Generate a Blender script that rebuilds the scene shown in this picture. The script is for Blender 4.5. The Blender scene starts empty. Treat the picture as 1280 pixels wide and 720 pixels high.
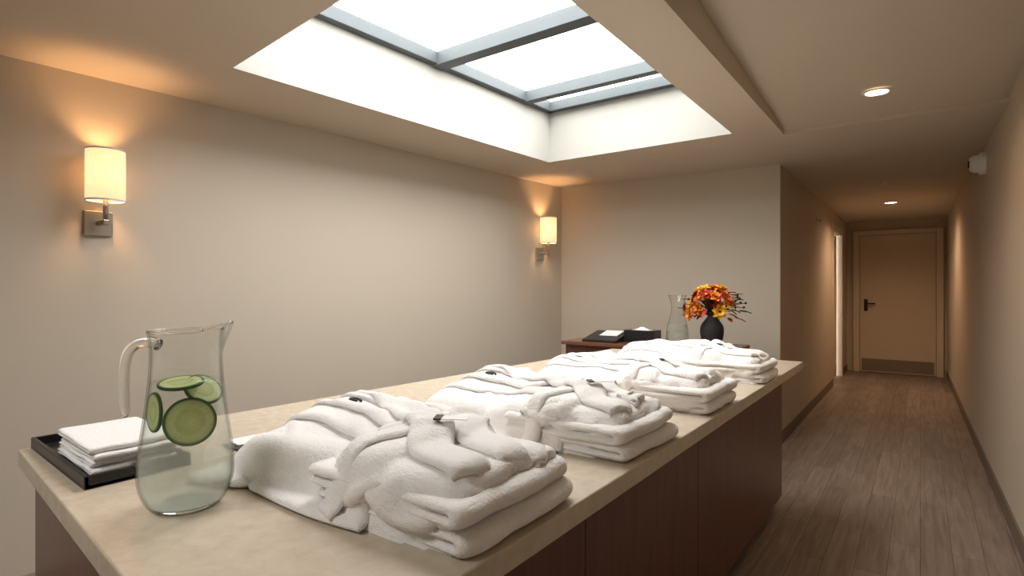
import bpy, bmesh, math, random
import numpy as np
from math import sin, cos, pi, sqrt, atan2
from mathutils import Vector, noise, Matrix
C = bpy.context.scene.collection
random.seed(7)

# ------------------------------------------------------------ materials
def mat(name, col=(.5,.5,.5), rough=.6, metal=0.0, trans=0.0, ior=1.45, emis=None, estr=0, noise_scale=None,
        noise_amt=.08, bump=0.0, bump_scale=200, coat=0, sheen=0):
    m = bpy.data.materials.new(name); m.use_nodes = True
    nt = m.node_tree; b = nt.nodes['Principled BSDF']
    b.inputs['Base Color'].default_value = (*col, 1)
    b.inputs['Roughness'].default_value = rough
    b.inputs['Metallic'].default_value = metal
    b.inputs['Transmission Weight'].default_value = trans
    b.inputs['IOR'].default_value = ior
    b.inputs['Coat Weight'].default_value = coat
    b.inputs['Sheen Weight'].default_value = sheen
    if emis:
        b.inputs['Emission Color'].default_value = (*emis, 1)
        b.inputs['Emission Strength'].default_value = estr
    tc = nt.nodes.new('ShaderNodeTexCoord')
    if noise_scale:
        n = nt.nodes.new('ShaderNodeTexNoise'); n.inputs['Scale'].default_value = noise_scale
        n.inputs['Detail'].default_value = 6
        nt.links.new(tc.outputs['Object'], n.inputs['Vector'])
        r = nt.nodes.new('ShaderNodeMix'); r.data_type = 'RGBA'
        r.inputs[6].default_value = (*[c*(1-noise_amt) for c in col], 1)
        r.inputs[7].default_value = (*[min(1, c*(1+noise_amt)) for c in col], 1)
        nt.links.new(n.outputs['Fac'], r.inputs[0]); nt.links.new(r.outputs[2], b.inputs['Base Color'])
    if bump > 0:
        n = nt.nodes.new('ShaderNodeTexNoise'); n.inputs['Scale'].default_value = bump_scale
        n.inputs['Detail'].default_value = 4
        nt.links.new(tc.outputs['Object'], n.inputs['Vector'])
        bp = nt.nodes.new('ShaderNodeBump'); bp.inputs['Strength'].default_value = bump
        bp.inputs['Distance'].default_value = .004
        nt.links.new(n.outputs['Fac'], bp.inputs['Height']); nt.links.new(bp.outputs['Normal'], b.inputs['Normal'])
    return m

M_wall = mat('wall_paint', (.56,.50,.415), .62, bump=.05, bump_scale=120, noise_scale=3, noise_amt=.02)
M_hall = mat('hall_paint', (.54,.455,.355), .5, bump=.05, bump_scale=120, noise_scale=3, noise_amt=.02)
M_ceil = mat('ceiling_paint', (.61,.53,.43), .8, noise_scale=3, noise_amt=.02)
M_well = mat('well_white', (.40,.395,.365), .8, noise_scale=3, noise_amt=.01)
M_frame = mat('skylight_metal', (.085,.10,.108), .6, .2, noise_scale=8)
M_trim = mat('door_trim_paint', (.64,.55,.44), .45, noise_scale=5, noise_amt=.02)
M_door = mat('door_paint', (.61,.51,.39), .5, noise_scale=5, noise_amt=.03)
M_base = mat('baseboard_vinyl', (.16,.115,.085), .5, noise_scale=10)
M_kick = mat('kick_plate', (.30,.25,.19), .35, .6, noise_scale=20)
M_black = mat('black_lacquer', (.015,.014,.014), .3, noise_scale=20)
M_blackm = mat('black_matte', (.028,.028,.032), .55, noise_scale=20, bump=.1, bump_scale=60)
M_nickel = mat('brushed_nickel', (.45,.42,.38), .3, 1.0, noise_scale=60)
M_white = mat('white_plastic', (.8,.79,.76), .4, noise_scale=20, noise_amt=.02)
M_paper = mat('card_paper', (.8,.8,.8), .5, noise_scale=30, noise_amt=.02)

def terry(name, col, k=1.0):
    m = mat(name, col, .95, sheen=.35)
    nt = m.node_tree; b = nt.nodes['Principled BSDF']
    tc = nt.nodes.new('ShaderNodeTexCoord')
    v = nt.nodes.new('ShaderNodeTexNoise'); v.inputs['Scale'].default_value = 330; v.inputs['Detail'].default_value = 3
    n = nt.nodes.new('ShaderNodeTexNoise'); n.inputs['Scale'].default_value = 95; n.inputs['Detail'].default_value = 6
    nt.links.new(tc.outputs['Object'], v.inputs['Vector']); nt.links.new(tc.outputs['Object'], n.inputs['Vector'])
    a = nt.nodes.new('ShaderNodeMath'); a.operation = 'MULTIPLY_ADD'; a.inputs[1].default_value = 1.6
    nt.links.new(n.outputs['Fac'], a.inputs[0]); nt.links.new(v.outputs['Fac'], a.inputs[2])
    bp = nt.nodes.new('ShaderNodeBump'); bp.inputs['Strength'].default_value = .70*k; bp.inputs['Distance'].default_value = .0042
    nt.links.new(a.outputs[0], bp.inputs['Height']); nt.links.new(bp.outputs['Normal'], b.inputs['Normal'])
    return m
M_terry = terry('terry_cloth', (.97,.945,.925))
M_towel = terry('towel_cloth', (.96,.94,.925), .7)

def wood(name, c1, c2, rough, scale=(1,14,1), coat=.0):
    m = mat(name, c1, rough, coat=coat); nt = m.node_tree; b = nt.nodes['Principled BSDF']
    tc = nt.nodes.new('ShaderNodeTexCoord'); mp = nt.nodes.new('ShaderNodeMapping')
    mp.inputs['Scale'].default_value = scale
    n = nt.nodes.new('ShaderNodeTexNoise'); n.inputs['Scale'].default_value = 3; n.inputs['Detail'].default_value = 8
    n.inputs['Distortion'].default_value = .6
    r = nt.nodes.new('ShaderNodeValToRGB'); r.color_ramp.elements[0].color = (*c1,1); r.color_ramp.elements[1].color = (*c2,1)
    r.color_ramp.elements[0].position = .3; r.color_ramp.elements[1].position = .7
    nt.links.new(tc.outputs['Object'], mp.inputs['Vector']); nt.links.new(mp.outputs[0], n.inputs['Vector'])
    nt.links.new(n.outputs['Fac'], r.inputs[0]); nt.links.new(r.outputs[0], b.inputs['Base Color'])
    return m
M_mahog = wood('mahogany_veneer', (.075,.022,.012), (.13,.040,.022), .32, (8,8,.8), .2)
M_mahog2 = wood('mahogany_top', (.13,.045,.025), (.20,.075,.042), .3, (1,10,1), .2)

def floor_mat():
    m = mat('plank_floor', (.2,.15,.12), .47); nt = m.node_tree; b = nt.nodes['Principled BSDF']
    tc = nt.nodes.new('ShaderNodeTexCoord'); s = nt.nodes.new('ShaderNodeSeparateXYZ'); c = nt.nodes.new('ShaderNodeCombineXYZ')
    nt.links.new(tc.outputs['Object'], s.inputs[0]); nt.links.new(s.outputs[1], c.inputs[0]); nt.links.new(s.outputs[0], c.inputs[1])
    br = nt.nodes.new('ShaderNodeTexBrick'); br.inputs['Scale'].default_value = 1
    br.inputs['Brick Width'].default_value = 1.2; br.inputs['Row Height'].default_value = .13
    br.inputs['Mortar Size'].default_value = .0015; br.inputs['Color1'].default_value = (.21,.163,.132,1)
    br.inputs['Color2'].default_value = (.28,.222,.183,1); br.inputs['Mortar'].default_value = (.08,.06,.05,1)
    br.offset = .37
    nt.links.new(c.outputs[0], br.inputs['Vector'])
    mp = nt.nodes.new('ShaderNodeMapping'); mp.inputs['Scale'].default_value = (1.2, 16, 1)
    nt.links.new(c.outputs[0], mp.inputs['Vector'])
    n = nt.nodes.new('ShaderNodeTexNoise'); n.inputs['Scale'].default_value = 2.2; n.inputs['Detail'].default_value = 9
    n.inputs['Distortion'].default_value = .8
    nt.links.new(mp.outputs[0], n.inputs['Vector'])
    r = nt.nodes.new('ShaderNodeValToRGB'); r.color_ramp.elements[0].position = .3; r.color_ramp.elements[1].position = .72
    r.color_ramp.elements[0].color = (.68,.66,.65,1); r.color_ramp.elements[1].color = (1.2,1.18,1.16,1)
    nt.links.new(n.outputs['Fac'], r.inputs[0])
    mx = nt.nodes.new('ShaderNodeMix'); mx.data_type = 'RGBA'; mx.blend_type = 'MULTIPLY'; mx.inputs[0].default_value = 1
    nt.links.new(br.outputs['Color'], mx.inputs[6]); nt.links.new(r.outputs[0], mx.inputs[7])
    nt.links.new(mx.outputs[2], b.inputs['Base Color'])
    return m
M_floor = floor_mat()

def stone_mat():
    m = mat('beige_stone', (.5,.4,.3), .25); nt = m.node_tree; b = nt.nodes['Principled BSDF']
    tc = nt.nodes.new('ShaderNodeTexCoord')
    n = nt.nodes.new('ShaderNodeTexNoise'); n.inputs['Scale'].default_value = 30; n.inputs['Detail'].default_value = 12
    n.inputs['Distortion'].default_value = .4
    nt.links.new(tc.outputs['Object'], n.inputs['Vector'])
    r = nt.nodes.new('ShaderNodeValToRGB'); r.color_ramp.elements[0].position = .3; r.color_ramp.elements[1].position = .75
    r.color_ramp.elements[0].color = (.52,.43,.33,1); r.color_ramp.elements[1].color = (.60,.515,.405,1)
    nt.links.new(n.outputs['Fac'], r.inputs[0]); nt.links.new(r.outputs[0], b.inputs['Base Color'])
    return m
M_stone = stone_mat()

# ------------------------------------------------------------ mesh helpers
def obj(name, verts, faces, m, smooth=False, parent=None, mats=None, fmats=None):
    me = bpy.data.meshes.new(name); me.from_pydata([tuple(v) for v in verts], [], faces); me.update()
    for mm in (mats or [m]): me.materials.append(mm)
    if fmats:
        for p, i in zip(me.polygons, fmats): p.material_index = i
    if smooth:
        for p in me.polygons: p.use_smooth = True
    bm = bmesh.new(); bm.from_mesh(me); bmesh.ops.recalc_face_normals(bm, faces=bm.faces); bm.to_mesh(me); bm.free()
    o = bpy.data.objects.new(name, me); C.objects.link(o)
    if parent: o.parent = parent
    return o

def empty(name):
    o = bpy.data.objects.new(name, None); C.objects.link(o); o.empty_display_size = .1; return o

def prism(name, pts, z0, z1, m, parent=None, bevel=0):
    n = len(pts)
    v = [(p[0],p[1],z0) for p in pts] + [(p[0],p[1],z1) for p in pts]
    f = [tuple(range(n)), tuple(range(n,2*n))] + [(i,(i+1)%n,n+(i+1)%n,n+i) for i in range(n)]
    o = obj(name, v, f, m, parent=parent)
    if bevel:
        b = o.modifiers.new('bev','BEVEL'); b.width = bevel; b.segments = 3
    return o
def box(name, x0,x1,y0,y1,z0,z1, m, parent=None, bevel=0):
    return prism(name, [(x0,y0),(x1,y0),(x1,y1),(x0,y1)], z0, z1, m, parent, bevel)

def lathe_data(prof, cx=0, cy=0, cz=0, seg=64, fn=None, closed=False):
    v=[]; f=[]; n=len(prof)
    for i,(r,z) in enumerate(prof):
        for j in range(seg):
            a=2*pi*j/seg; p=[r*cos(a), r*sin(a), z]
            if fn: p=fn(p,a,i)
            v.append((cx+p[0],cy+p[1],cz+p[2]))
    for i in range(n-1 + (1 if closed else 0)):
        i2=(i+1)%n
        for j in range(seg):
            j2=(j+1)%seg; f.append((i*seg+j,i*seg+j2,i2*seg+j2,i2*seg+j))
    return v,f
def lathe(name, prof, c, m, seg=64, parent=None, fn=None, caps=False, closed=False):
    v,f=lathe_data(prof,*c,seg=seg,fn=fn,closed=closed)
    if caps:
        n=len(prof); f.append(tuple(range(seg))); f.append(tuple(range((n-1)*seg,n*seg)))
    return obj(name,v,f,m,True,parent)

def tube_data(path, rad, seg=12, rfn=None):
    P=[Vector(p) for p in path]; v=[]; f=[]; up=Vector((0,0,1)); prev=None
    for i,p in enumerate(P):
        t=(P[min(i+1,len(P)-1)]-P[max(i-1,0)]).normalized()
        if prev is None:
            s=t.cross(up); s = s if s.length>.05 else t.cross(Vector((1,0,0))); s.normalize()
        else: s=(prev-t*prev.dot(t)).normalized()
        prev=s; w=t.cross(s); r=rad if rfn is None else rfn(i/(len(P)-1))*rad
        for j in range(seg):
            a=2*pi*j/seg; v.append(p+s*cos(a)*r+w*sin(a)*r)
    n=len(P)
    for i in range(n-1):
        for j in range(seg): f.append((i*seg+j,i*seg+(j+1)%seg,(i+1)*seg+(j+1)%seg,(i+1)*seg+j))
    f.append(tuple(range(seg))); f.append(tuple(range((n-1)*seg,n*seg)))
    return v,f
def tube(name,path,rad,m,seg=12,parent=None,rfn=None):
    v,f=tube_data(path,rad,seg,rfn); return obj(name,v,f,m,True,parent)
def crom(pts,n):
    P=[Vector(p) for p in pts]; P=[P[0]*2-P[1]]+P+[P[-1]*2-P[-2]]; out=[]; k=len(P)-3
    for i in range(n+1):
        t=i/n*k; s=min(int(t),k-1); u=t-s; a,b,c,d=P[s:s+4]
        out.append(.5*((2*b)+(c-a)*u+(2*a-5*b+4*c-d)*u*u+(3*b-a-3*c+d)*u*u*u))
    return out

# ------------------------------------------------------------ room shell
H=2.42
box('floor', -4,.9,-2.2,11.2,-.06,0, M_floor)
prism('wall_left', [(-3.614,-2.2),(-3.09,5.3),(-3.25,5.4),(-3.75,-2.2)], 0, 3.0, M_wall)
prism('wall_back', [(-3.2,5.145),(-.98,5.28),(-.98,5.40),(-3.2,5.27)], 0, H+.02, M_wall)
prism('wall_hall_left', [(-1.10,5.285),(-.979,5.279),(-.979,8.90),(-1.10,8.90)], 0, H+.02, M_hall)
prism('wall_hall_left_end', [(-1.10,9.92),(-.98,9.92),(-.98,10.8),(-1.10,10.8)], 0, H+.02, M_hall)
box('wall_hall_left_header', -1.10,-.98,8.90,9.92,2.18,H+.02, M_hall)
box('wall_hall_end', -1.2,.6,10.68,10.8,0,H+.02, M_hall)
prism('wall_right', [(.50,-2.2),(.325,10.7),(.5,10.7),(.68,-2.2)], 0, 3.0, M_hall)
box('wall_rear', -3.8,.7,-2.3,-2.2,0,3.0, M_wall)
# ceilings with the skylight opening and an added one behind the camera
SK=[(-2.70,1.40),(-2.556,4.04),(-1.054,4.034),(-1.05,1.24)]
SK_FILL=[(-2.30,-1.5),(-2.30,-.15),(-1.0,-.15),(-1.0,-1.5)]  # unseen opening, added so more sky light reaches the robes
YB=.3
out=[(-3.8,YB),(-3.8,5.45),(-.77,5.45),(-.77,YB)]
out2=[(-3.8,-2.3),(-3.8,YB),(-.77,YB),(-.77,-2.3)]
v=[(*p,H) for p in SK]+[(*p,H) for p in out]+[(*p,H) for p in SK_FILL]+[(*p,H) for p in out2]
obj('ceiling', v, [(0,1,5,4),(1,2,6,5),(2,3,7,6),(3,0,4,7),(8,9,13,12),(9,10,14,13),(10,11,15,14),(11,8,12,15)], M_ceil)
ex=-.77; ey=4.28
def hz(y): return 2.445+(4.28-y)*.075
v=[(ex,ey,hz(ey)),(.75,ey,hz(ey)),(.75,-2.3,hz(-2.3)),(ex,-2.3,hz(-2.3)),(ex,-2.3,H),(ex,ey,H),(.75,ey,H),
   (ex,5.45,H),(.75,5.45,H)]
obj('ceiling_hall', v, [(0,1,2,3),(0,3,4,5),(0,5,6,1),(5,7,8,6)], M_ceil)
obj('ceiling_corridor', [(-1.2,5.30,H-.002),(.75,5.30,H-.002),(.75,10.8,H-.002),(-1.2,10.8,H-.002)], [(0,1,2,3)], M_ceil)
gm=bpy.data.materials.new('skylight_glass'); gm.use_nodes=True; nt=gm.node_tree; nt.nodes.clear()
o_=nt.nodes.new('ShaderNodeOutputMaterial'); mx=nt.nodes.new('ShaderNodeMixShader'); t_=nt.nodes.new('ShaderNodeBsdfTransparent'); g_=nt.nodes.new('ShaderNodeBsdfGlossy')
g_.inputs['Roughness'].default_value=.05; mx.inputs[0].default_value=.05
nt.links.new(t_.outputs[0],mx.inputs[1]); nt.links.new(g_.outputs[0],mx.inputs[2]); nt.links.new(mx.outputs[0],o_.inputs[0])
def portal(parent,cx,cy,sx,sy):
    L=bpy.data.lights.new('sky_portal','AREA'); L.shape='RECTANGLE'; L.size=sx; L.size_y=sy; L.cycles.is_portal=True
    lo=bpy.data.objects.new('sky_portal',L); C.objects.link(lo); lo.location=(cx,cy,2.96); lo.parent=parent
def skylight(name,SK,bars):
    sk=empty(name)
    v=[(*p,H) for p in SK]+[(*p,2.93) for p in SK]
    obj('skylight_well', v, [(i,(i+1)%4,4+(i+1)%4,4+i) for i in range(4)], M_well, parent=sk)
    for nm,a,b,w,z0,z1 in bars:
        a=Vector(a);b=Vector(b);d=(b-a).normalized();n=Vector((-d.y,d.x))*w/2
        prism(nm,[a-n,b-n,b+n,a+n],z0,z1,M_frame,sk,.004)
    obj('glass_pane', [(p[0],p[1],2.885) for p in SK],[(0,1,2,3)],gm,parent=sk)
    return sk
zf0,zf1=2.83,2.91
sk=skylight('window_1',SK,[('frame_left',(-2.675,1.40),(-2.526,4.03),.06,zf0,zf1),('frame_right',(-1.078,1.2),(-1.082,4.03),.06,zf0,zf1),
 ('frame_far',(-2.55,4.005),(-1.05,4.000),.06,zf0,zf1),('frame_near',(-2.69,1.43),(-1.05,1.28),.06,zf0,zf1),
 ('mullion_1',(-2.62,2.74),(-1.06,2.74),.10,zf0-.01,zf1),('mullion_2',(-2.57,3.68),(-1.06,3.68),.075,zf0-.005,zf1)])
portal(sk,-1.87,2.68,1.75,2.95)
sk=skylight('fill_skylight',SK_FILL,[('frame_left',(-2.27,-1.5),(-2.27,-.15),.06,zf0,zf1),('frame_right',(-1.03,-1.5),(-1.03,-.15),.06,zf0,zf1),  # added skylight, out of view, brightens the foreground robes
 ('frame_far',(-2.3,-.18),(-1.0,-.18),.06,zf0,zf1),('frame_near',(-2.3,-1.47),(-1.0,-1.47),.06,zf0,zf1),('mullion_1',(-2.3,-.82),(-1.0,-.82),.08,zf0,zf1)])
portal(sk,-1.65,-.82,1.45,1.5)
# baseboards
def bb(name,a,b,t=.012,h=.10):
    a=Vector(a);b=Vector(b);d=(b-a).normalized();n=Vector((-d.y,d.x))*t
    prism(name,[a,b,b+n,a+n],0,h,M_base)
bb('baseboard_hall_left',(-.98,8.82),(-.98,5.27),.012)
bb('baseboard_hall_left_far',(-.98,10.68),(-.98,10.0))
bb('baseboard_back',(-.968,5.281),(-3.1,5.15),.012)
bb('baseboard_right',(.487,-1.2),(.3255,10.68))

# end door
d=empty('door_1'); Y=10.68
box('leaf',-.79,.19,Y-.035,Y-.001,.01,2.19,M_door,d,.003)
box('jamb_left',-.885,-.795,Y-.055,Y,0,2.27,M_trim,d,.006)
box('jamb_right',.195,.285,Y-.055,Y,0,2.27,M_trim,d,.006)
box('head',-.795,.195,Y-.055,Y,2.195,2.27,M_trim,d,.006)
box('kick_plate',-.77,.17,Y-.042,Y-.034,.03,.22,M_kick,d)
box('lock_plate',-.735,-.685,Y-.045,Y-.034,.98,1.17,M_black,d,.004)
tube('lever',[(-.71,Y-.04,1.10),(-.71,Y-.09,1.10),(-.70,Y-.10,1.10),(-.58,Y-.10,1.10)],.012,M_black,10,d)
d=empty('door_2')
box('leaf',-1.075,-1.04,8.94,9.88,.01,2.14,M_door,d,.003)
box('jamb_near',-1.09,-.966,8.82,8.91,0,2.24,M_trim,d,.004)
box('jamb_far',-1.09,-.966,9.91,10.0,0,2.24,M_trim,d,.004)
box('head',-1.09,-.966,8.91,9.91,2.15,2.24,M_trim,d,.004)

# downlights
def downlight(x,y,z,r,power):
    e=empty('recessed_downlight')
    lathe('trim_ring',[(r*.8,-.002),(r*.86,-.006),(r,-.006),(r*1.08,-.001)],(x,y,z),M_white,40,e)
    em=bpy.data.materials.get('lamp_glow') or mat('lamp_glow',(1,.8,.5),.5,emis=(1,.82,.56),estr=7)
    lathe('lens',[(.001,-.004),(r*.82,-.004)],(x,y,z),em,40,e)
    L=bpy.data.lights.new('downlight_lamp','SPOT'); L.energy=power; L.color=(1,.66,.40); L.spot_size=2.75; L.spot_blend=.9; L.shadow_soft_size=.05
    lo=bpy.data.objects.new('lamp',L); C.objects.link(lo); lo.location=(x,y,z-.02); lo.parent=e
downlight(-.203,3.84,hz(3.84),.07,18)
downlight(-.30,8.44,H-.002,.075,88)
e=empty('sprinkler_head'); lathe('rosette',[(.001,-.03),(.012,-.03),(.014,-.012),(.035,-.008),(.038,0)],(-.29,6.8,H-.002),M_white,24,e)
# wall devices
def disc_on_wall(name,x,y,z,dirx,r,dep):
    e=empty(name)
    prof=[(.001,dep),(r*.55,dep),(r*.75,dep*.8),(r*.8,dep*.45),(r,dep*.4),(r,0)]
    v,f=lathe_data(prof,seg=32)
    v=[(x+dirx*p[2],y+p[0],z+p[1]) for p in v]
    obj('housing',v,f,M_white,True,e)
    v,f=lathe_data([(.001,.012),(r*.3,.012),(r*.35,0)],seg=20)
    v=[(x+dirx*(p[2]+dep-.004),y+p[0],z+p[1]) for p in v]
    obj('lens',v,f,M_black,True,e)
disc_on_wall('smoke_detector',.400,5.5,2.29,-1,.085,.10)
disc_on_wall('thermostat_sensor',-.98,7.4,2.14,1,.04,.03)

# ------------------------------------------------------------ sconces
def shade_mat():
    m=bpy.data.materials.new('linen_shade'); m.use_nodes=True; nt=m.node_tree; nt.nodes.clear()
    o=nt.nodes.new('ShaderNodeOutputMaterial'); a=nt.nodes.new('ShaderNodeAddShader')
    tr=nt.nodes.new('ShaderNodeBsdfTranslucent'); df=nt.nodes.new('ShaderNodeBsdfDiffuse'); mx=nt.nodes.new('ShaderNodeMixShader')
    em=nt.nodes.new('ShaderNodeEmission'); tr.inputs[0].default_value=(.38,.28,.17,1); df.inputs[0].default_value=(.6,.48,.34,1)
    tc=nt.nodes.new('ShaderNodeTexCoord'); n=nt.nodes.new('ShaderNodeTexNoise'); n.inputs['Scale'].default_value=60
    r=nt.nodes.new('ShaderNodeValToRGB'); r.color_ramp.elements[0].color=(1,.72,.40,1); r.color_ramp.elements[1].color=(1,.78,.47,1)
    nt.links.new(tc.outputs['Object'],n.inputs[0]); nt.links.new(n.outputs[0],r.inputs[0]); nt.links.new(r.outputs[0],em.inputs[0])
    em.inputs[1].default_value=.9
    nt.links.new(tr.outputs[0],mx.inputs[1]); nt.links.new(df.outputs[0],mx.inputs[2]); mx.inputs[0].default_value=.5
    nt.links.new(mx.outputs[0],a.inputs[0]); nt.links.new(em.outputs[0],a.inputs[1]); nt.links.new(a.outputs[0],o.inputs[0])
    return m
M_shade=shade_mat()
def sconce(xw,y,z0,z1,zp):
    e=empty('wall_sconce'); xs=xw+.11; R=.083
    prof=[(R,z0),(R,z1),(R-.002,z1),(R-.002,z0)]
    lathe('shade',prof,(xs,y,0),M_shade,48,e,closed=True)
    lathe('shade_rim_low',[(R-.003,z0-.002),(R+.0015,z0-.002),(R+.0015,z0+.006),(R-.003,z0+.006)],(xs,y,0),M_paper,48,e,closed=True)
    lathe('shade_rim_top',[(R-.003,z1-.006),(R+.0015,z1-.006),(R+.0015,z1+.002),(R-.003,z1+.002)],(xs,y,0),M_paper,48,e,closed=True)
    box('back_plate',xw-.01,xw+.02,y-.062,y+.062,zp,zp+.125,M_nickel,e,.004)
    box('arm',xw+.015,xs+.012,y-.012,y+.012,zp+.05,zp+.074,M_nickel,e,.003)
    tube('stem',[(xs,y,zp+.045),(xs,y,z0+.07)],.011,M_nickel,16,e)
    lathe('socket',[(.001,z0+.03),(.02,z0+.03),(.02,z0+.075),(.001,z0+.075)],(xs,y,0),M_nickel,24,e)
    L=bpy.data.lights.new('bulb','POINT'); L.energy=10; L.color=(1,.55,.24); L.shadow_soft_size=.04
    lo=bpy.data.objects.new('bulb',L); C.objects.link(lo); lo.location=(xs,y,(z0+z1)/2+.01); lo.parent=e
sconce(-3.385,1.06,1.782,2.035,1.615)
sconce(-3.130,4.76,1.800,2.058,1.635)

# ------------------------------------------------------------ counter
ct=empty('reception_counter')
prism('stone_top',[(-2.03,.45),(-.58,.305),(-.58,3.81),(-1.85,3.81)],.852,.90,M_stone,ct,.004)
prism('cabinet_body',[(-2.00,.48),(-.72,.36),(-.70,3.74),(-1.83,3.74)],.08,.852,M_mahog,ct)
prism('plinth',[(-1.97,.52),(-.76,.40),(-.74,3.70),(-1.80,3.70)],0,.08,M_black,ct)
ys=[.36,1.28,2.17,3.74]
for i in range(3):
    f0=-.72+.02*(ys[i]-.36)/3.38; f1=-.72+.02*(ys[i+1]-.36)/3.38
    prism('side_panel_%d'%(i+1),[(f0,ys[i]+.002),(f1,ys[i+1]-.002),(f1+.016,ys[i+1]-.002),(f0+.016,ys[i]+.002)],.085,.85,M_mahog,ct,.001)
# credenza past the counter
ZC=.905
cr=empty('wooden_credenza')
box('cabinet',-2.42,-1.10,4.09,4.62,.06,ZC-.018,M_mahog,cr)
box('cabinet_top',-2.45,-1.08,4.06,4.65,ZC-.028,ZC,M_mahog2,cr,.004)
box('foot_rail',-2.38,-1.14,4.12,4.60,0,.06,M_black,cr)

# ------------------------------------------------------------ cloth
def ss(t): t=max(0,min(1,t)); return t*t*(3-2*t)
def ez(t):
    if t<=0: return 0.0
    if t>=1: return 1.0
    return sqrt(1-(1-t)**2)
def N3(x,y,z,s): return noise.noise(Vector((x*s,y*s,z)))

class Acc:
    def __init__(s): s.v=[]; s.f=[]; s.m=[]
    def add(s,v,f,m=0):
        o=len(s.v); s.v+=v; s.f+=[tuple(i+o for i in q) for q in f]; s.m+=[m]*len(f)
def puffyP(acc,P,th,m=0):
    """closed padded sheet from an array (ns,nv,3) and thickness array"""
    ns,nv=P.shape[:2]
    a=np.empty_like(P); b=np.empty_like(P)
    a[1:-1]=P[2:]-P[:-2]; a[0]=P[1]-P[0]; a[-1]=P[-1]-P[-2]
    b[:,1:-1]=P[:,2:]-P[:,:-2]; b[:,0]=P[:,1]-P[:,0]; b[:,-1]=P[:,-1]-P[:,-2]
    n=np.cross(a,b); n/=np.maximum(np.linalg.norm(n,axis=2,keepdims=True),1e-12)
    top=(P+n*th[...,None]).reshape(-1,3).tolist(); bot=(P-n*th[...,None]).reshape(-1,3).tolist()
    f=[];k=ns*nv
    for i in range(ns-1):
        for j in range(nv-1):
            q=(i*nv+j,(i+1)*nv+j,(i+1)*nv+j+1,i*nv+j+1)
            f.append(q); f.append(tuple(k+x for x in q[::-1]))
    bord=[(i,0) for i in range(ns)]+[(ns-1,j) for j in range(1,nv)]+[(i,nv-1) for i in range(ns-2,-1,-1)]+[(0,j) for j in range(nv-2,0,-1)]
    ids=[i*nv+j for i,j in bord]
    for p,q in zip(ids,ids[1:]+ids[:1]): f.append((p,q,k+q,k+p))
    acc.add(top+bot,f,m)
def rim(ns,nv,ds,dv,th,r=None):
    r=r or th*1.6
    i=np.minimum(np.arange(ns),np.arange(ns)[::-1])*ds; j=np.minimum(np.arange(nv),np.arange(nv)[::-1])*dv
    d=np.minimum(i[:,None],j[None,:])
    t=np.clip(d/r,0,1); return th*(.15+.85*np.sqrt(1-(1-t)**2))

class HF:
    def __init__(s,fn):
        s.x0=-.2;s.y0=-.2;s.c=.005;s.nx=270;s.ny=190
        s.h=np.zeros((s.nx,s.ny))
        for i in range(s.nx):
            for j in range(s.ny): s.h[i,j]=fn(s.x0+i*s.c,s.y0+j*s.c)
    def at(s,x,y):
        u=np.clip((x-s.x0)/s.c,0,s.nx-1.01); w=np.clip((y-s.y0)/s.c,0,s.ny-1.01)
        i=u.astype(int); j=w.astype(int); u=u-i; w=w-j; h=s.h
        return h[i,j]*(1-u)*(1-w)+h[i+1,j]*u*(1-w)+h[i,j+1]*(1-u)*w+h[i+1,j+1]*u*w
    def stamp(s,P,th):
        Q=P
        for _ in range(2):
            a=np.empty((Q.shape[0]*2-1,Q.shape[1],3)); a[::2]=Q; a[1::2]=(Q[1:]+Q[:-1])/2; Q=a
            a=np.empty((Q.shape[0],Q.shape[1]*2-1,3)); a[:,::2]=Q; a[:,1::2]=(Q[:,1:]+Q[:,:-1])/2; Q=a
        i=np.clip(np.round((Q[...,0]-s.x0)/s.c).astype(int),0,s.nx-1).ravel(); j=np.clip(np.round((Q[...,1]-s.y0)/s.c).astype(int),0,s.ny-1).ravel()
        np.maximum.at(s.h,(i,j),Q[...,2].ravel()+th)
        h=s.h
        for _ in range(2):       # soften pinholes and sharp ledges
            b=h.copy(); b[1:-1,1:-1]=(h[1:-1,1:-1]*4+h[2:,1:-1]+h[:-2,1:-1]+h[1:-1,2:]+h[1:-1,:-2])/8; h=b
        s.h=h

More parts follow.
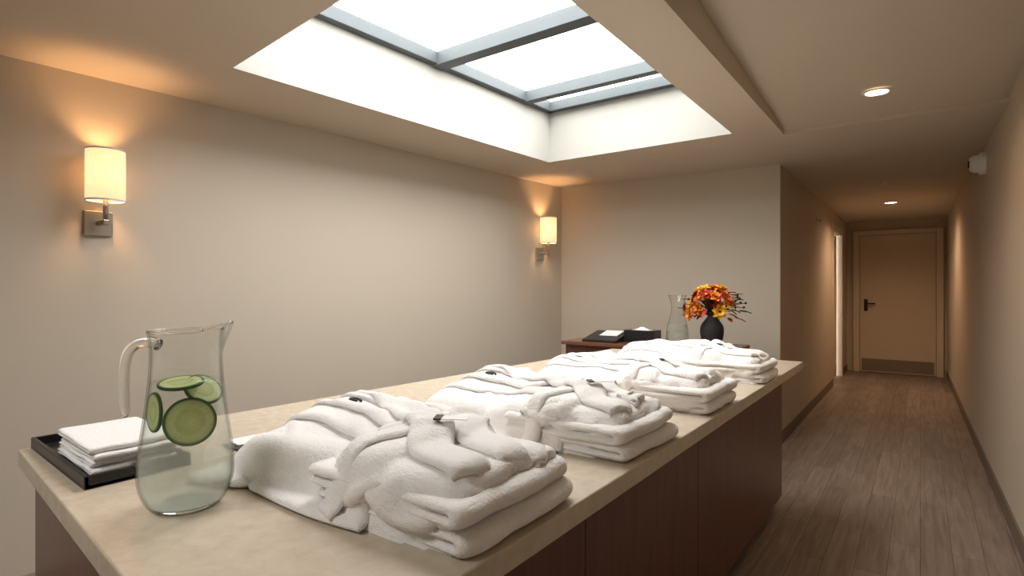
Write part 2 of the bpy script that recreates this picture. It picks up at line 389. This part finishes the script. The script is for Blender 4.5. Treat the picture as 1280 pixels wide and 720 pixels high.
def gridnoise(rs,ns,nv,ks,kv):
    a=max(2,int(ns/ks))+2; b=max(2,int(nv/kv))+2
    nz=rs.randn(a,b); ii=np.linspace(0,a-1.01,ns); jj=np.linspace(0,b-1.01,nv)
    i0=ii.astype(int); j0=jj.astype(int); fu=(ii-i0)[:,None]; fv=(jj-j0)[None,:]
    fu=fu*fu*(3-2*fu); fv=fv*fv*(3-2*fv)
    return nz[i0][:,j0]*(1-fu)*(1-fv)+nz[i0+1][:,j0]*fu*(1-fv)+nz[i0][:,j0+1]*(1-fu)*fv+nz[i0+1][:,j0+1]*fu*fv
def drape(P,sl_s,sl_v,hf,th,steps=110,iters=7,bend=.25,seed=0,fric=.25,amp=.012,kn=(5,5)):
    rs=np.random.RandomState(seed)
    X=P.copy(); ns,nv=X.shape[:2]
    X[...,2]+=amp*gridnoise(rs,ns,nv,*kn)+amp*1.2
    R_s=np.linalg.norm(P[1:]-P[:-1],axis=2)*(1+sl_s); R_v=np.linalg.norm(P[:,1:]-P[:,:-1],axis=2)*(1+sl_v)
    B_s=R_s[1:]+R_s[:-1]; B_v=R_v[:,1:]+R_v[:,:-1]
    D=np.sqrt(((R_s[:,1:]+R_s[:,:-1])/2)**2+((R_v[1:]+R_v[:-1])/2)**2)
    S=slice
    cons=[]
    for o in (0,1):
        cons.append(((S(o,ns-1,2),),(S(o+1,ns,2),),R_s[o::2],1.))
        cons.append(((S(None),S(o,nv-1,2)),(S(None),S(o+1,nv,2)),R_v[:,o::2],1.))
        cons.append(((S(o,ns-1,2),S(0,nv-1)),(S(o+1,ns,2),S(1,nv)),D[o::2],.35))
        cons.append(((S(o,ns-1,2),S(1,nv)),(S(o+1,ns,2),S(0,nv-1)),D[o::2],.35))
    for o in range(4):
        if o<ns-2: cons.append(((S(o,ns-2,4),),(S(o+2,ns,4),),B_s[o::4],bend))
        if o<nv-2: cons.append(((S(None),S(o,nv-2,4)),(S(None),S(o+2,nv,4)),B_v[:,o::4],bend))
    prev=X.copy()
    for st in range(steps):
        vel=(X-prev)*.94; vel[...,2]-=.0011
        prev=X.copy(); X+=np.clip(vel,-.012,.012)
        for it in range(iters):
            for a,b,r,k in cons:
                A=X[a];B_=X[b]; d_=B_-A; L=np.sqrt((d_*d_).sum(-1))+1e-9
                c=((L-r)/L*.5*k)[...,None]*d_
                X[a]=A+c; X[b]=B_-c
            h=hf.at(X[...,0],X[...,1])+th
            X[...,2]=np.maximum(X[...,2],h)
        con=(X[...,2]<=h+.0005)[...,None]
        X[...,:2]=np.where(con,prev[...,:2]+(X[...,:2]-prev[...,:2])*fric,X[...,:2])
    for _ in range(3):
        Y_=X.copy(); Y_[1:-1,1:-1]=.5*X[1:-1,1:-1]+.125*(X[2:,1:-1]+X[:-2,1:-1]+X[1:-1,2:]+X[1:-1,:-2]); X=Y_
    return X

def robe(X0,Y0,seed,L=.87,W=.50,rot=0.0):
    acc=Acc(); Z=seed*7.3
    rnd=random.Random(seed); j=lambda a: rnd.uniform(-a,a)
    xk,yk=.60+j(.02),.19+j(.015)
    def near(x): return .012*sin(x*15+seed)+.016*N3(x,0,Z,6)+.014
    def far(x): return W-.115*ss((x-.35)/.35)+.012*N3(x,0,Z+9,6)
    def left(y): return .12*max(0,min(1,1-y/W))**1.4+.02*N3(0,y,Z+3,7)
    def core(x,y):
        e=ez((x-left(y)-.02)/.07)*ez((L-.030-x)/.03)*ez((y-near(x)-.014)/.045)*ez((far(x)-.012-y)/.05)
        if e<=0: return 0.0
        b=.078+.020*ss((x-.35)/.3)
        lm=1-ss((x-.5)/.12)
        a=atan2(y-yk,x-xk-.02)
        roll=.015*(abs(sin(a*4.5+1.3*N3(x,y,Z+1,4)+seed))-.5)*ss((xk-x)/.2)
        return (b+roll+lm*(.014*N3(x,y,Z+2,6)))*e
    hf=HF(core)
    nu,nv=90,60; v=[];f=[]
    for i in range(nu):
        for k in range(nv):
            x=-.02+(L+.02)*i/(nu-1); y=-.02+(W+.04)*k/(nv-1); v.append([x,y,max(.0005,core(x,y)-.004)])
    for i in range(nu-1):
        for k in range(nv-1):
            q=(i*nv+k,(i+1)*nv+k,(i+1)*nv+k+1,i*nv+k+1)
            if max(v[a][2] for a in q)>.001: f.append(q)
    acc.add(v,f)
    def pair(zb,t,xa,xr,y0,y1,sd):
        ns,nv=70,48; P=np.zeros((ns,nv,3)); T_=np.zeros((ns,nv)); s1=.40
        for a_ in range(ns):
            s=a_/(ns-1)
            for b_ in range(nv):
                vv=b_/(nv-1); y=y0+(y1-y0)*vv
                xrr=xr+.014*N3(0,y,Z+sd,7)+.004*N3(0,y,Z+sd,22)-.016*(1-ez(min(vv,1-vv)/.12))
                wv=.003*N3(s*3,y*9,Z+sd,1)
                if s<s1: x=xa+(xrr-xa)*(s/s1); z=zb
                elif s<=1-s1:
                    a=(s-s1)/(1-2*s1)*pi; x=xrr+t*.75*sin(a); z=zb+t/2-t/2*cos(a)
                else: x=xrr+(xa-xrr)*((s-1+s1)/s1); z=zb+t
                z+=wv+.004*N3(x,y,Z+sd+4,6)
                yy=y+.010*N3(x,z*6,Z+sd,8)
                P[a_,b_]=(x,yy,max(z,.010)); T_[a_,b_]=t*.48*(.1+.9*ez(min(vv,1-vv)/.06))
        puffyP(acc,P,T_)
    yw=far(L-.1)
    pair(.012,.022,xk-.10,L-.014,.018,yw-.005,11)
    pair(.057,.022,xk-.12,L-.020,.008,yw-.008,12)
    def sheet(P,sl_s,sl_v,th,var=.09,**kw):
        X=drape(P,sl_s,sl_v,hf,th*.85,seed=seed*31+len(acc.v)%97,**kw)
        ns,nv=X.shape[:2]; ds=np.linalg.norm(P[1]-P[0],axis=1).mean(); dv=np.linalg.norm(P[:,1]-P[:,0],axis=1).mean()
        T_=rim(ns,nv,ds,dv,th*1.05)
        rs=np.random.RandomState(seed+len(acc.v)%31); T_=T_*(1+var*np.clip(gridnoise(rs,ns,nv,3.5,3.5),-1.5,1.5))
        puffyP(acc,X,T_); hf.stamp(X,th*.9)
    def bil(c00,c10,c11,c01,ns,nv,dz=.02,wob=1.0):
        P=np.zeros((ns,nv,3))
        for a_ in range(ns):
            for b_ in range(nv):
                s=a_/(ns-1);t=b_/(nv-1)
                x=(c00[0]*(1-s)+c10[0]*s)*(1-t)+(c01[0]*(1-s)+c11[0]*s)*t
                y=(c00[1]*(1-s)+c10[1]*s)*(1-t)+(c01[1]*(1-s)+c11[1]*s)*t
                y+=.010*wob*sin(s*11+seed*2)*(1-t); x+=.012*wob*sin(t*8+seed)*(1-s)
                P[a_,b_,:2]=(x,y)
        P[...,2]=.12+dz
        return P
    sheet(bil((.09+j(.02),-.045),(xk+.06,-.050),(xk+.06,far(.6)+.03),(-.03,W+.03),82,70),.08,.09,.0105,bend=.2,amp=.014,kn=(10,9))
    sheet(bil((xk-.10,-.044),(L-.001,-.030),(L-.002,yw+.015),(xk-.03,yw+.03),48,54,wob=.3),.008,.012,.0125,var=.05,bend=.45,amp=.003,kn=(14,14))
    def strip(pts,w,th,sl_s,sl_v,cell=.0085,taper=0,**kw):
        ln=sum((Vector(b)-Vector(a)).length for a,b in zip(pts,pts[1:])); ns=max(8,int(ln/cell)); nv=max(6,int(w/cell)+1)
        Pc=crom([(*p,0) for p in pts],ns-1); P=np.zeros((ns,nv,3))
        for i in range(ns):
            tt=(Pc[min(i+1,ns-1)]-Pc[max(i-1,0)]).normalized(); nn=Vector((-tt.y,tt.x,0)); ww=w*(1-taper*i/(ns-1))*(1+.08*N3(i/ns*4,0,Z+w*99,1))
            for k in range(nv):
                q=Pc[i]+nn*(k/(nv-1)-.5)*ww; P[i,k]=(q.x,q.y,0)
        P[...,2]=hf.at(P[...,0],P[...,1])+th+.004
        sheet(P,sl_s,sl_v,th,**kw)
    # sleeves folded across the body, lying lengthwise
    strip([(.06,.24+j(.02)),(.20,.255),(.38,.24+j(.02)),(.54,.20)],.095,.0105,.05,.28,bend=.15,amp=.007,kn=(18,3.5))
    strip([(.00,.35+j(.01)),(.16,.35),(.34,.32+j(.02)),(.52,.26)],.10,.011,.05,.28,bend=.15,amp=.007,kn=(18,3.5))
    strip([(.04,.45),(.20,.445),(.38,.41),(.58,.34)],.09,.011,.05,.25,bend=.15,amp=.007,kn=(18,3.5))
    # belt over the front
    strip([(xk+.0,yk+.03),(xk-.01,yk-.05),(xk-.02,.07),(xk-.025,.02),(xk-.03,-.02)],.055,.0075,.005,.02,cell=.0065,bend=.45,amp=.001)
    # shawl collar : two lapels crossing, running on to the folded end
    strip([(.26,.49),(.42,.465),(.56,.39),(xk+.06,.30),(xk+.15,.245),(L-.035,.225)],.088,.009,.01,.03,var=.05,bend=.45,amp=.002)
    strip([(.10,.475+j(.01)),(.22,.44),(.36,.36),(.50,.275),(xk+.03,yk+.01),(xk+.11,.135),(L-.045,.105)],.092,.0105,.01,.03,var=.05,bend=.45,amp=.002)
    e=empty('folded_bathrobe')
    T=Matrix.Translation((X0,Y0,.9))@Matrix.Rotation(rot,4,'Z')
    o=obj('robe_cloth',[T@Vector((p[0],p[1],max(.0006,p[2]))) for p in acc.v],acc.f,M_terry,True,e)
    hh=lambda x,y: float(hf.at(np.array([x]),np.array([y]))[0])
    # tag card with black clip
    tx,ty=xk+.07,yk+.035; tz=max(hh(tx+a,ty+b) for a in (-.03,0,.03) for b in (-.015,0,.015))+.003
    R=T@Matrix.Translation((tx,ty,tz))@Matrix.Rotation(.75+j(.3),4,'Z')@Matrix.Rotation(.06,4,'X')
    v=[R@Vector(p) for p in [(-.035,-.014,0),(.035,-.014,0),(.035,.014,0),(-.035,.014,0),(-.035,-.014,.002),(.035,-.014,.002),(.035,.014,.002),(-.035,.014,.002)]]
    F=[(0,1,2,3),(4,5,6,7),(0,1,5,4),(1,2,6,5),(2,3,7,6),(3,0,4,7)]
    obj('tag_card',v,F,M_paper,parent=e)
    v=[R@(Vector((p[0]*.28,p[1]*1.1,p[2]*.6))+Vector((-.031,0,-.0005))) for p in [(-.03,-.014,0),(.03,-.014,0),(.03,.014,0),(-.03,.014,0),(-.03,-.014,.006),(.03,-.014,.006),(.03,.014,.006),(-.03,.014,.006)]]
    obj('tag_clip',v,F,M_black,parent=e)
    lx,ly=.17,.36
    pts=[T@Vector((lx+.022*cos(a),ly+.010*sin(a),hh(lx+.022*cos(a),ly+.010*sin(a))+.004)) for a in [k*2*pi/16 for k in range(15)]]
    tube('hanging_loop',pts,.0035,M_black,8,e)
robe(-1.475,.670,1)
robe(-1.475,1.295,2)
robe(-1.475,1.97,3,L=.875)
robe(-1.475,2.77,4,L=.88)

# ------------------------------------------------------------ tray and washcloths
tr=empty('serving_tray')
def P2(x0,x1,y0,y1): return [(x0,y0),(x1,y0-.03),(x1,y1-.03),(x0,y1)]
prism('tray_base',P2(-2.02,-1.50,.475,.70),.9,.908,M_black,tr)
for nm,a in (('rim_near',P2(-2.02,-1.50,.475,.485)),('rim_far',P2(-2.02,-1.50,.69,.70)),('rim_left',[(-2.02,.475),(-2.01,.475),(-2.01,.70),(-2.02,.70)]),('rim_right',[(-1.51,.445),(-1.50,.445),(-1.50,.67),(-1.51,.67)])):
    prism(nm,a,.9,.93,M_black,tr,.002)
tw=empty('washcloth_stack')
acc=Acc()
for k in range(4):
    zb=.9125+k*.0165; t=.0085; ns,nv=60,34; P=np.zeros((ns,nv,3)); T_=np.zeros((ns,nv)); s1=.45
    for a_ in range(ns):
        s=a_/(ns-1)
        for b_ in range(nv):
            vv=b_/(nv-1); y=vv*.19+.005*N3(s*2,vv*2,k*3.3,1); xr=.29-.010*abs(N3(0,vv*3,k*2.1,1))-.01*(k%2)
            if s<s1: x=xr*s/s1; z=zb
            elif s<=1-s1: a=(s-s1)/(1-2*s1)*pi; x=xr+t*.7*sin(a); z=zb+t/2-t/2*cos(a)
            else: x=xr*(1-(s-1+s1)/s1); z=zb+t
            P[a_,b_]=(-1.85+x,.490+y-.055*x+.004*((k*7)%3),z+.0035*N3(x*9,y*9,k*.4,1)+.002)
            T_[a_,b_]=.0037*(.1+.9*ez(min(vv,1-vv)/.05))
    puffyP(acc,P,T_)
obj('cloth_layers',acc.v,acc.f,M_towel,True,tw)

# small key card & black sleeve on counter
kc=empty('key_card_holder')
prism('sleeve',[(-1.60,.80),(-1.47,.80),(-1.47,.90),(-1.60,.90)],.9005,.906,M_black,kc,.001)
prism('card',[(-1.63,.83),(-1.55,.82),(-1.54,.93),(-1.62,.94)],.9062,.908,M_paper,kc)

# ------------------------------------------------------------ glass
M_glass=mat('solid_glass',(.97,.985,.98),.0,trans=1,ior=1.45)
def facing_pow(nt,p,lo,hi):
    lw=nt.nodes.new('ShaderNodeLayerWeight'); lw.inputs[0].default_value=.5
    a=nt.nodes.new('ShaderNodeMath'); a.operation='POWER'; a.inputs[1].default_value=p; nt.links.new(lw.outputs['Facing'],a.inputs[0])
    b=nt.nodes.new('ShaderNodeMapRange'); b.inputs['To Min'].default_value=lo; b.inputs['To Max'].default_value=hi; nt.links.new(a.outputs[0],b.inputs[0])
    return b.outputs[0]
def thin_glass(name,edge):
    m=bpy.data.materials.new(name); m.use_nodes=True; nt=m.node_tree; nt.nodes.clear()
    o=nt.nodes.new('ShaderNodeOutputMaterial'); mx=nt.nodes.new('ShaderNodeMixShader'); t=nt.nodes.new('ShaderNodeBsdfTransparent'); g=nt.nodes.new('ShaderNodeBsdfGlossy')
    g.inputs['Roughness'].default_value=.01
    lw=nt.nodes.new('ShaderNodeLayerWeight'); lw.inputs[0].default_value=.5
    r=nt.nodes.new('ShaderNodeValToRGB'); r.color_ramp.elements[0].color=(.985,.99,.985,1); r.color_ramp.elements[0].position=.6
    r.color_ramp.elements[1].color=(*edge,1); r.color_ramp.elements[1].position=.97
    nt.links.new(lw.outputs['Facing'],r.inputs[0]); nt.links.new(r.outputs[0],t.inputs[0])
    nt.links.new(facing_pow(nt,4.5,.03,.55),mx.inputs[0]); nt.links.new(t.outputs[0],mx.inputs[1]); nt.links.new(g.outputs[0],mx.inputs[2]); nt.links.new(mx.outputs[0],o.inputs[0])
    return m
M_thin=thin_glass('blown_glass',(.62,.63,.61))
def water_mat(name,c0,z0,z1,k0,k1,tint):
    m=bpy.data.materials.new(name); m.use_nodes=True; nt=m.node_tree; nt.nodes.clear()
    o=nt.nodes.new('ShaderNodeOutputMaterial'); t=nt.nodes.new('ShaderNodeBsdfTransparent'); t.inputs[0].default_value=(*tint,1)
    g=nt.nodes.new('ShaderNodeBsdfGlossy'); g.inputs['Roughness'].default_value=.02
    d=nt.nodes.new('ShaderNodeBsdfTranslucent'); d.inputs[0].default_value=(*c0,1)
    d2=nt.nodes.new('ShaderNodeBsdfDiffuse'); d2.inputs[0].default_value=(*c0,1)
    ad=nt.nodes.new('ShaderNodeMixShader'); ad.inputs[0].default_value=.5
    nt.links.new(d.outputs[0],ad.inputs[1]); nt.links.new(d2.outputs[0],ad.inputs[2])
    mx=nt.nodes.new('ShaderNodeMixShader'); tc=nt.nodes.new('ShaderNodeTexCoord'); s=nt.nodes.new('ShaderNodeSeparateXYZ')
    mr=nt.nodes.new('ShaderNodeMapRange'); mr.inputs['From Min'].default_value=z0; mr.inputs['From Max'].default_value=z1
    mr.inputs['To Min'].default_value=k0; mr.inputs['To Max'].default_value=k1; mr.interpolation_type='SMOOTHSTEP'
    nt.links.new(tc.outputs['Object'],s.inputs[0]); nt.links.new(s.outputs[2],mr.inputs[0]); nt.links.new(mr.outputs[0],mx.inputs[0])
    nt.links.new(t.outputs[0],mx.inputs[1]); nt.links.new(ad.outputs[0],mx.inputs[2])
    m2=nt.nodes.new('ShaderNodeMixShader'); nt.links.new(facing_pow(nt,4,.01,.35),m2.inputs[0]); nt.links.new(mx.outputs[0],m2.inputs[1]); nt.links.new(g.outputs[0],m2.inputs[2])
    nt.links.new(m2.outputs[0],o.inputs[0])
    return m
def smooth_prof(pts,n):
    return [(p.x,p.y) for p in crom([(a,b,0) for a,b in pts],n)]
pc=(-1.225,.539,.9)
pj=empty('cucumber_water_pitcher')
outer=[(.050,.0),(.060,.003),(.074,.018),(.086,.050),(.0885,.085),(.085,.13),(.077,.185),(.0695,.25),(.066,.30),(.0665,.330),(.070,.362)]
op=smooth_prof(outer,60)
ang=atan2(.50,.85)
def spout(p,a,i,zz=.362):
    z=p[2]; da=(a-ang+pi)%(2*pi)-pi
    k=ss((z-.285)/(.362-.285)); g=math.exp(-(da/.30)**2)
    r=1+.42*k*g-.03*k*math.exp(-((abs(da)-.7)/.25)**2)
    return [p[0]*r,p[1]*r,z+.018*k*math.exp(-(da/.45)**2)]
ip=[(max(.001,r-.0032),z) for r,z in op if z>.010]
ip=[(.001,.011),(.035,.011),(ip[0][0]-.004,.012)]+ip
full=[(.001,.0)]+op+[(op[-1][0]-.0016,.3635)]+ip[::-1]
lathe('glass_body',full,pc,M_thin,96,pj,fn=spout)
rp=[]
for k in range(97):
    a=2*pi*k/96; q=spout([.0685*cos(a),.0685*sin(a),.362],a,0); rp.append((pc[0]+q[0],pc[1]+q[1],pc[2]+q[2]))
tube('rim_bead',rp,.0028,M_glass,10,pj)
lathe('base_disc',[(.001,.001),(.048,.001),(.056,.005),(.048,.010),(.001,.010)],pc,M_glass,64,pj)
hd=Vector((-cos(ang),-sin(ang),0)); B=Vector(pc)
hp=[B+hd*r+Vector((0,0,z)) for r,z in [(.062,.332),(.080,.337),(.108,.334),(.128,.318),(.137,.29),(.139,.25),(.138,.21),(.136,.180)]]
tube('handle',crom(hp,40),.0105,M_glass,20,pj,rfn=lambda t:1.15-.35*t if t<.95 else .82-.5*((t-.95)/.05)**2)
M_water=water_mat('cucumber_water',(.80,.83,.77),.90,1.12,.52,.03,(.965,.98,.955))
wp=[(.001,.0115),(.035,.0115)]+[(r-.0036,z) for r,z in op if .014<z<.262]+[(.0,.262)]
wp=[(max(r,.0005),z) for r,z in wp]
lathe('water',wp,pc,M_water,80,pj)
def cuc_mat():
    m=mat('cucumber_flesh',(.6,.7,.3),.35); nt=m.node_tree; b=nt.nodes['Principled BSDF']
    uv=nt.nodes.new('ShaderNodeAttribute'); uv.attribute_name='rad'
    at=nt.nodes.new('ShaderNodeTexCoord')
    r=nt.nodes.new('ShaderNodeValToRGB'); e=r.color_ramp.elements
    e[0].position=0; e[0].color=(.84,.88,.50,1); e[1].position=1; e[1].color=(.012,.07,.01,1)
    for p,c in ((.3,(.76,.82,.42,1)),(.5,(.68,.77,.34,1)),(.62,(.85,.90,.54,1)),(.84,(.76,.85,.46,1)),(.92,(.06,.20,.025,1))):
        q=e.new(p); q.color=c
    nt.links.new(uv.outputs['Fac'],r.inputs[0])
    vo=nt.nodes.new('ShaderNodeTexVoronoi'); vo.inputs['Scale'].default_value=150
    nt.links.new(at.outputs['Object'],vo.inputs['Vector'])
    mx=nt.nodes.new('ShaderNodeMix'); mx.data_type='RGBA'; mx.blend_type='MULTIPLY'; mx.inputs[0].default_value=.15
    cr_=nt.nodes.new('ShaderNodeValToRGB'); cr_.color_ramp.elements[1].position=.5
    nt.links.new(vo.outputs['Distance'],cr_.inputs[0])
    nt.links.new(r.outputs[0],mx.inputs[6]); nt.links.new(cr_.outputs[0],mx.inputs[7]); nt.links.new(mx.outputs[2],b.inputs['Base Color'])
    tl=nt.nodes.new('ShaderNodeBsdfTranslucent'); nt.links.new(mx.outputs[2],tl.inputs[0]); ms=nt.nodes.new('ShaderNodeMixShader'); ms.inputs[0].default_value=.4
    nt.links.new(b.outputs[0],ms.inputs[1]); nt.links.new(tl.outputs[0],ms.inputs[2]); nt.links.new(ms.outputs[0],nt.nodes['Material Output'].inputs[0])
    return m
M_cuc=cuc_mat()
def slice_(loc,nrm,r,sd):
    prof=[(.0005,0),(.3,0),(.5,0),(.62,0),(.75,0),(.86,0),(.93,0),(.98,0),(1,.0012/r),(1,.0048/r),(.98,.006/r),(.93,.006/r),(.86,.006/r),(.75,.006/r),(.62,.006/r),(.5,.006/r),(.3,.006/r),(.0005,.006/r)]
    v,f=lathe_data([(a*r,b*r) for a,b in prof],seg=48)
    q=Vector((0,0,1)).rotation_difference(Vector(nrm).normalized())
    vv=[Vector(loc)+q@(Vector(p)-Vector((0,0,.003))) for p in v]
    o=obj('cucumber_slice',vv,f,M_cuc,True,pj)
    at=o.data.attributes.new('rad','FLOAT','POINT')
    for i in range(len(prof)):
        for j in range(48): at.data[i*48+j].value=prof[i][0]
tc_=Vector((1.225,-.539,0)).normalized()
side=Vector((0,0,1)).cross(tc_).normalized()
def PP(a,b,z): return B+tc_*b+side*a+Vector((0,0,z))
UP=Vector((0,0,1))
slice_(PP(.006,.042,.182),tc_*1+side*.1+UP*.28,.048,1)
slice_(PP(.030,.000,.238),tc_*.7+side*.40+UP*.8,.038,2)
slice_(PP(-.056,.004,.200),tc_*.35-side*1.0+UP*.05,.040,3)
slice_(PP(-.010,.010,.256),tc_*.16-side*.05+UP,.042,4)

# far carafe
cf=empty('glass_water_carafe'); cc=(-1.56,4.37,ZC)
co=smooth_prof([(.070,0),(.082,.004),(.086,.03),(.085,.09),(.078,.15),(.062,.21),(.050,.26),(.049,.31),(.060,.355),(.072,.385)],40)
ci=[(.001,.008)]+[(r-.004,z) for r,z in co if z>.008]
lathe('glass_body',[(.001,0)]+co+ci[::-1],cc,M_thin,64,cf)
M_water2=water_mat('still_water',(.80,.83,.78),.9,1.2,.35,.15,(.95,.97,.95))
lathe('water',[(.001,.0085)]+[(r-.0045,z) for r,z in co if .009<z<.16]+[(.001,.16)],cc,M_water2,64,cf)
tube('rim_bead',[(cc[0]+.070*cos(2*pi*k/48),cc[1]+.070*sin(2*pi*k/48),cc[2]+.385) for k in range(49)],.003,M_glass,8,cf)

# ------------------------------------------------------------ vase + bouquet
vs=empty('flower_vase'); vc=(-1.27,4.30,ZC+.0005)
vp=smooth_prof([(.045,0),(.055,.004),(.074,.05),(.085,.11),(.080,.16),(.054,.20),(.034,.225),(.033,.24),(.045,.265)],40)
lathe('vase_body',[(.001,0)]+vp+[(.040,.265),(.028,.24),(.028,.22),(.001,.21)],vc,M_blackm,48,vs)
def petm(n,c): return mat(n,c,.55,noise_scale=40,noise_amt=.25)
pm=[petm('petal_orange',(.85,.27,.015)),petm('petal_amber',(.92,.50,.03)),petm('petal_red',(.45,.03,.015)),petm('petal_rust',(.5,.10,.018)),petm('leaf_green',(.05,.07,.02)),petm('stem_brown',(.06,.035,.02)),petm('berry_dark',(.03,.008,.01))]
acc=Acc(); rb=random.Random(5)
def petal(o,d,up,ln,w,m,curl=.3):
    d=d.normalized(); s=d.cross(up)
    s=s.normalized() if s.length>1e-4 else Vector((1,0,0)); n=s.cross(d)
    v=[];f=[];K=6
    for i in range(K+1):
        t=i/K; ww=w*max(0,sin(pi*(t*.85+.08)))**.8
        c=o+d*ln*t+n*ln*curl*t*t
        for q in (-1,-.5,0,.5,1): v.append(c+s*ww*q*.5+n*abs(q)**2*w*.18)
    for i in range(K):
        for q in range(4): f.append((i*5+q,i*5+q+1,(i+1)*5+q+1,(i+1)*5+q))
    acc.add(v,f,m)
cen0=Vector(vc)+Vector((0,0,.27))
for k in range(40):
    a=rb.uniform(0,2*pi); el=rb.uniform(-.2,1.45); R=rb.uniform(.11,.17)
    dr=Vector((cos(a)*cos(el)*1.15,sin(a)*cos(el)*1.15,sin(el)*1.05))
    o=cen0+Vector((0,0,.012))+dr*R; dn=dr.normalized()
    v,f=tube_data([cen0-Vector((0,0,.05)),cen0+dr*R*.4,o],.003,6); acc.add(v,f,5)
    m=rb.choice([0,0,1,1,1,2,3]); npet=rb.choice([6,7,8]); sz=rb.uniform(.042,.06)
    t1=dn.orthogonal().normalized(); t2=dn.cross(t1)
    for ring in range(2):
        for i in range(npet):
            b=2*pi*(i+.5*ring)/npet+rb.uniform(-.15,.15)
            dd=(t1*cos(b)+t2*sin(b))+dn*(.25+.55*ring)
            petal(o,dd,dn,sz*(1-.3*ring),sz*.62,m if rb.random()>.1 else 2,rb.uniform(-.3,.1))
    v,f=lathe_data([(.001,-.008),(.008,-.005),(.010,0),(.008,.005),(.001,.008)],seg=10)
    acc.add([o+dn*.008+Vector(p) for p in v],f,6 if m<2 else 1)
for k in range(46):
    a=rb.uniform(0,2*pi); el=rb.uniform(-.5,1.3); R=rb.uniform(.10,.18)
    dr=Vector((cos(a)*cos(el)*1.15,sin(a)*cos(el)*1.15,sin(el)*.95))
    petal(cen0+dr*R,dr+Vector((rb.uniform(-.6,.6),rb.uniform(-.6,.6),rb.uniform(-.5,.4))),Vector((0,0,1)),rb.uniform(.05,.08),.035,rb.choice([4,4,2,3]),-.3)
for k in range(12):
    a=rb.uniform(-.3,1.3) if k<8 else rb.uniform(0,6.28); el=rb.uniform(.1,.6); R=rb.uniform(.20,.25)
    dr=Vector((cos(a)*cos(el),sin(a)*cos(el),sin(el)))
    o=cen0+dr*R; v,f=tube_data([cen0,cen0+dr*R*.5+Vector((0,0,.01)),o],.002,5); acc.add(v,f,5)
    v,f=lathe_data([(.001,-.009),(.007,-.006),(.010,0),(.007,.006),(.001,.009)],seg=10)
    acc.add([o+Vector(p) for p in v],f,6)
obj('autumn_bouquet',acc.v,acc.f,None,True,vs,mats=pm,fmats=acc.m)

# ------------------------------------------------------------ small things on the credenza
F6=[(0,1,2,3),(4,5,6,7),(0,1,5,4),(1,2,6,5),(2,3,7,6),(3,0,4,7)]
tb=empty('tissue_box')
box('box_body',-1.98,-1.72,4.28,4.44,ZC,ZC+.10,M_black,tb,.004)
box('box_slot',-1.93,-1.77,4.33,4.39,ZC+.096,ZC+.101,M_paper,tb,.002)
v,f=lathe_data([(.05,0),(.035,.015),(.02,.03),(.012,.045),(.001,.05)],seg=16,fn=lambda p,a,i:[p[0]*1.3+.004*sin(3*a),p[1]*.5,p[2]+.006*sin(4*a)])
obj('tissue',[(-1.85+p[0],4.36+p[1],ZC+.098+p[2]*.5) for p in v],f,M_paper,True,tb)
dt=empty('slanted_folder'); z=ZC
v=[(-2.28,4.12,z),(-1.98,4.12,z),(-1.98,4.40,z),(-2.28,4.40,z),(-2.28,4.12,z+.018),(-1.98,4.12,z+.018),(-1.98,4.40,z+.078),(-2.28,4.40,z+.078)]
obj('folder_body',v,F6,M_black,parent=dt)
v=[(-2.18,4.24,z+.047),(-2.02,4.24,z+.047),(-2.02,4.38,z+.077),(-2.18,4.38,z+.077),(-2.18,4.24,z+.052),(-2.02,4.24,z+.052),(-2.02,4.38,z+.082),(-2.18,4.38,z+.082)]
obj('paper_sheet',v,F6,M_paper,parent=dt)

# ------------------------------------------------------------ light
w=bpy.data.worlds.new('overcast_sky'); bpy.context.scene.world=w; w.use_nodes=True
bg=w.node_tree.nodes['Background']; bg.inputs[0].default_value=(1,.98,.95,1); bg.inputs[1].default_value=10.5
bpy.context.scene.view_settings.view_transform='Standard'

cam=bpy.data.cameras.new('camera'); cam.lens=19.69; cam.sensor_width=36; cam.clip_start=.02
co_=bpy.data.objects.new('camera',cam); C.objects.link(co_); co_.location=(0,0,1.35); co_.rotation_euler=(pi/2,0,math.radians(36.1))
bpy.context.scene.camera=co_
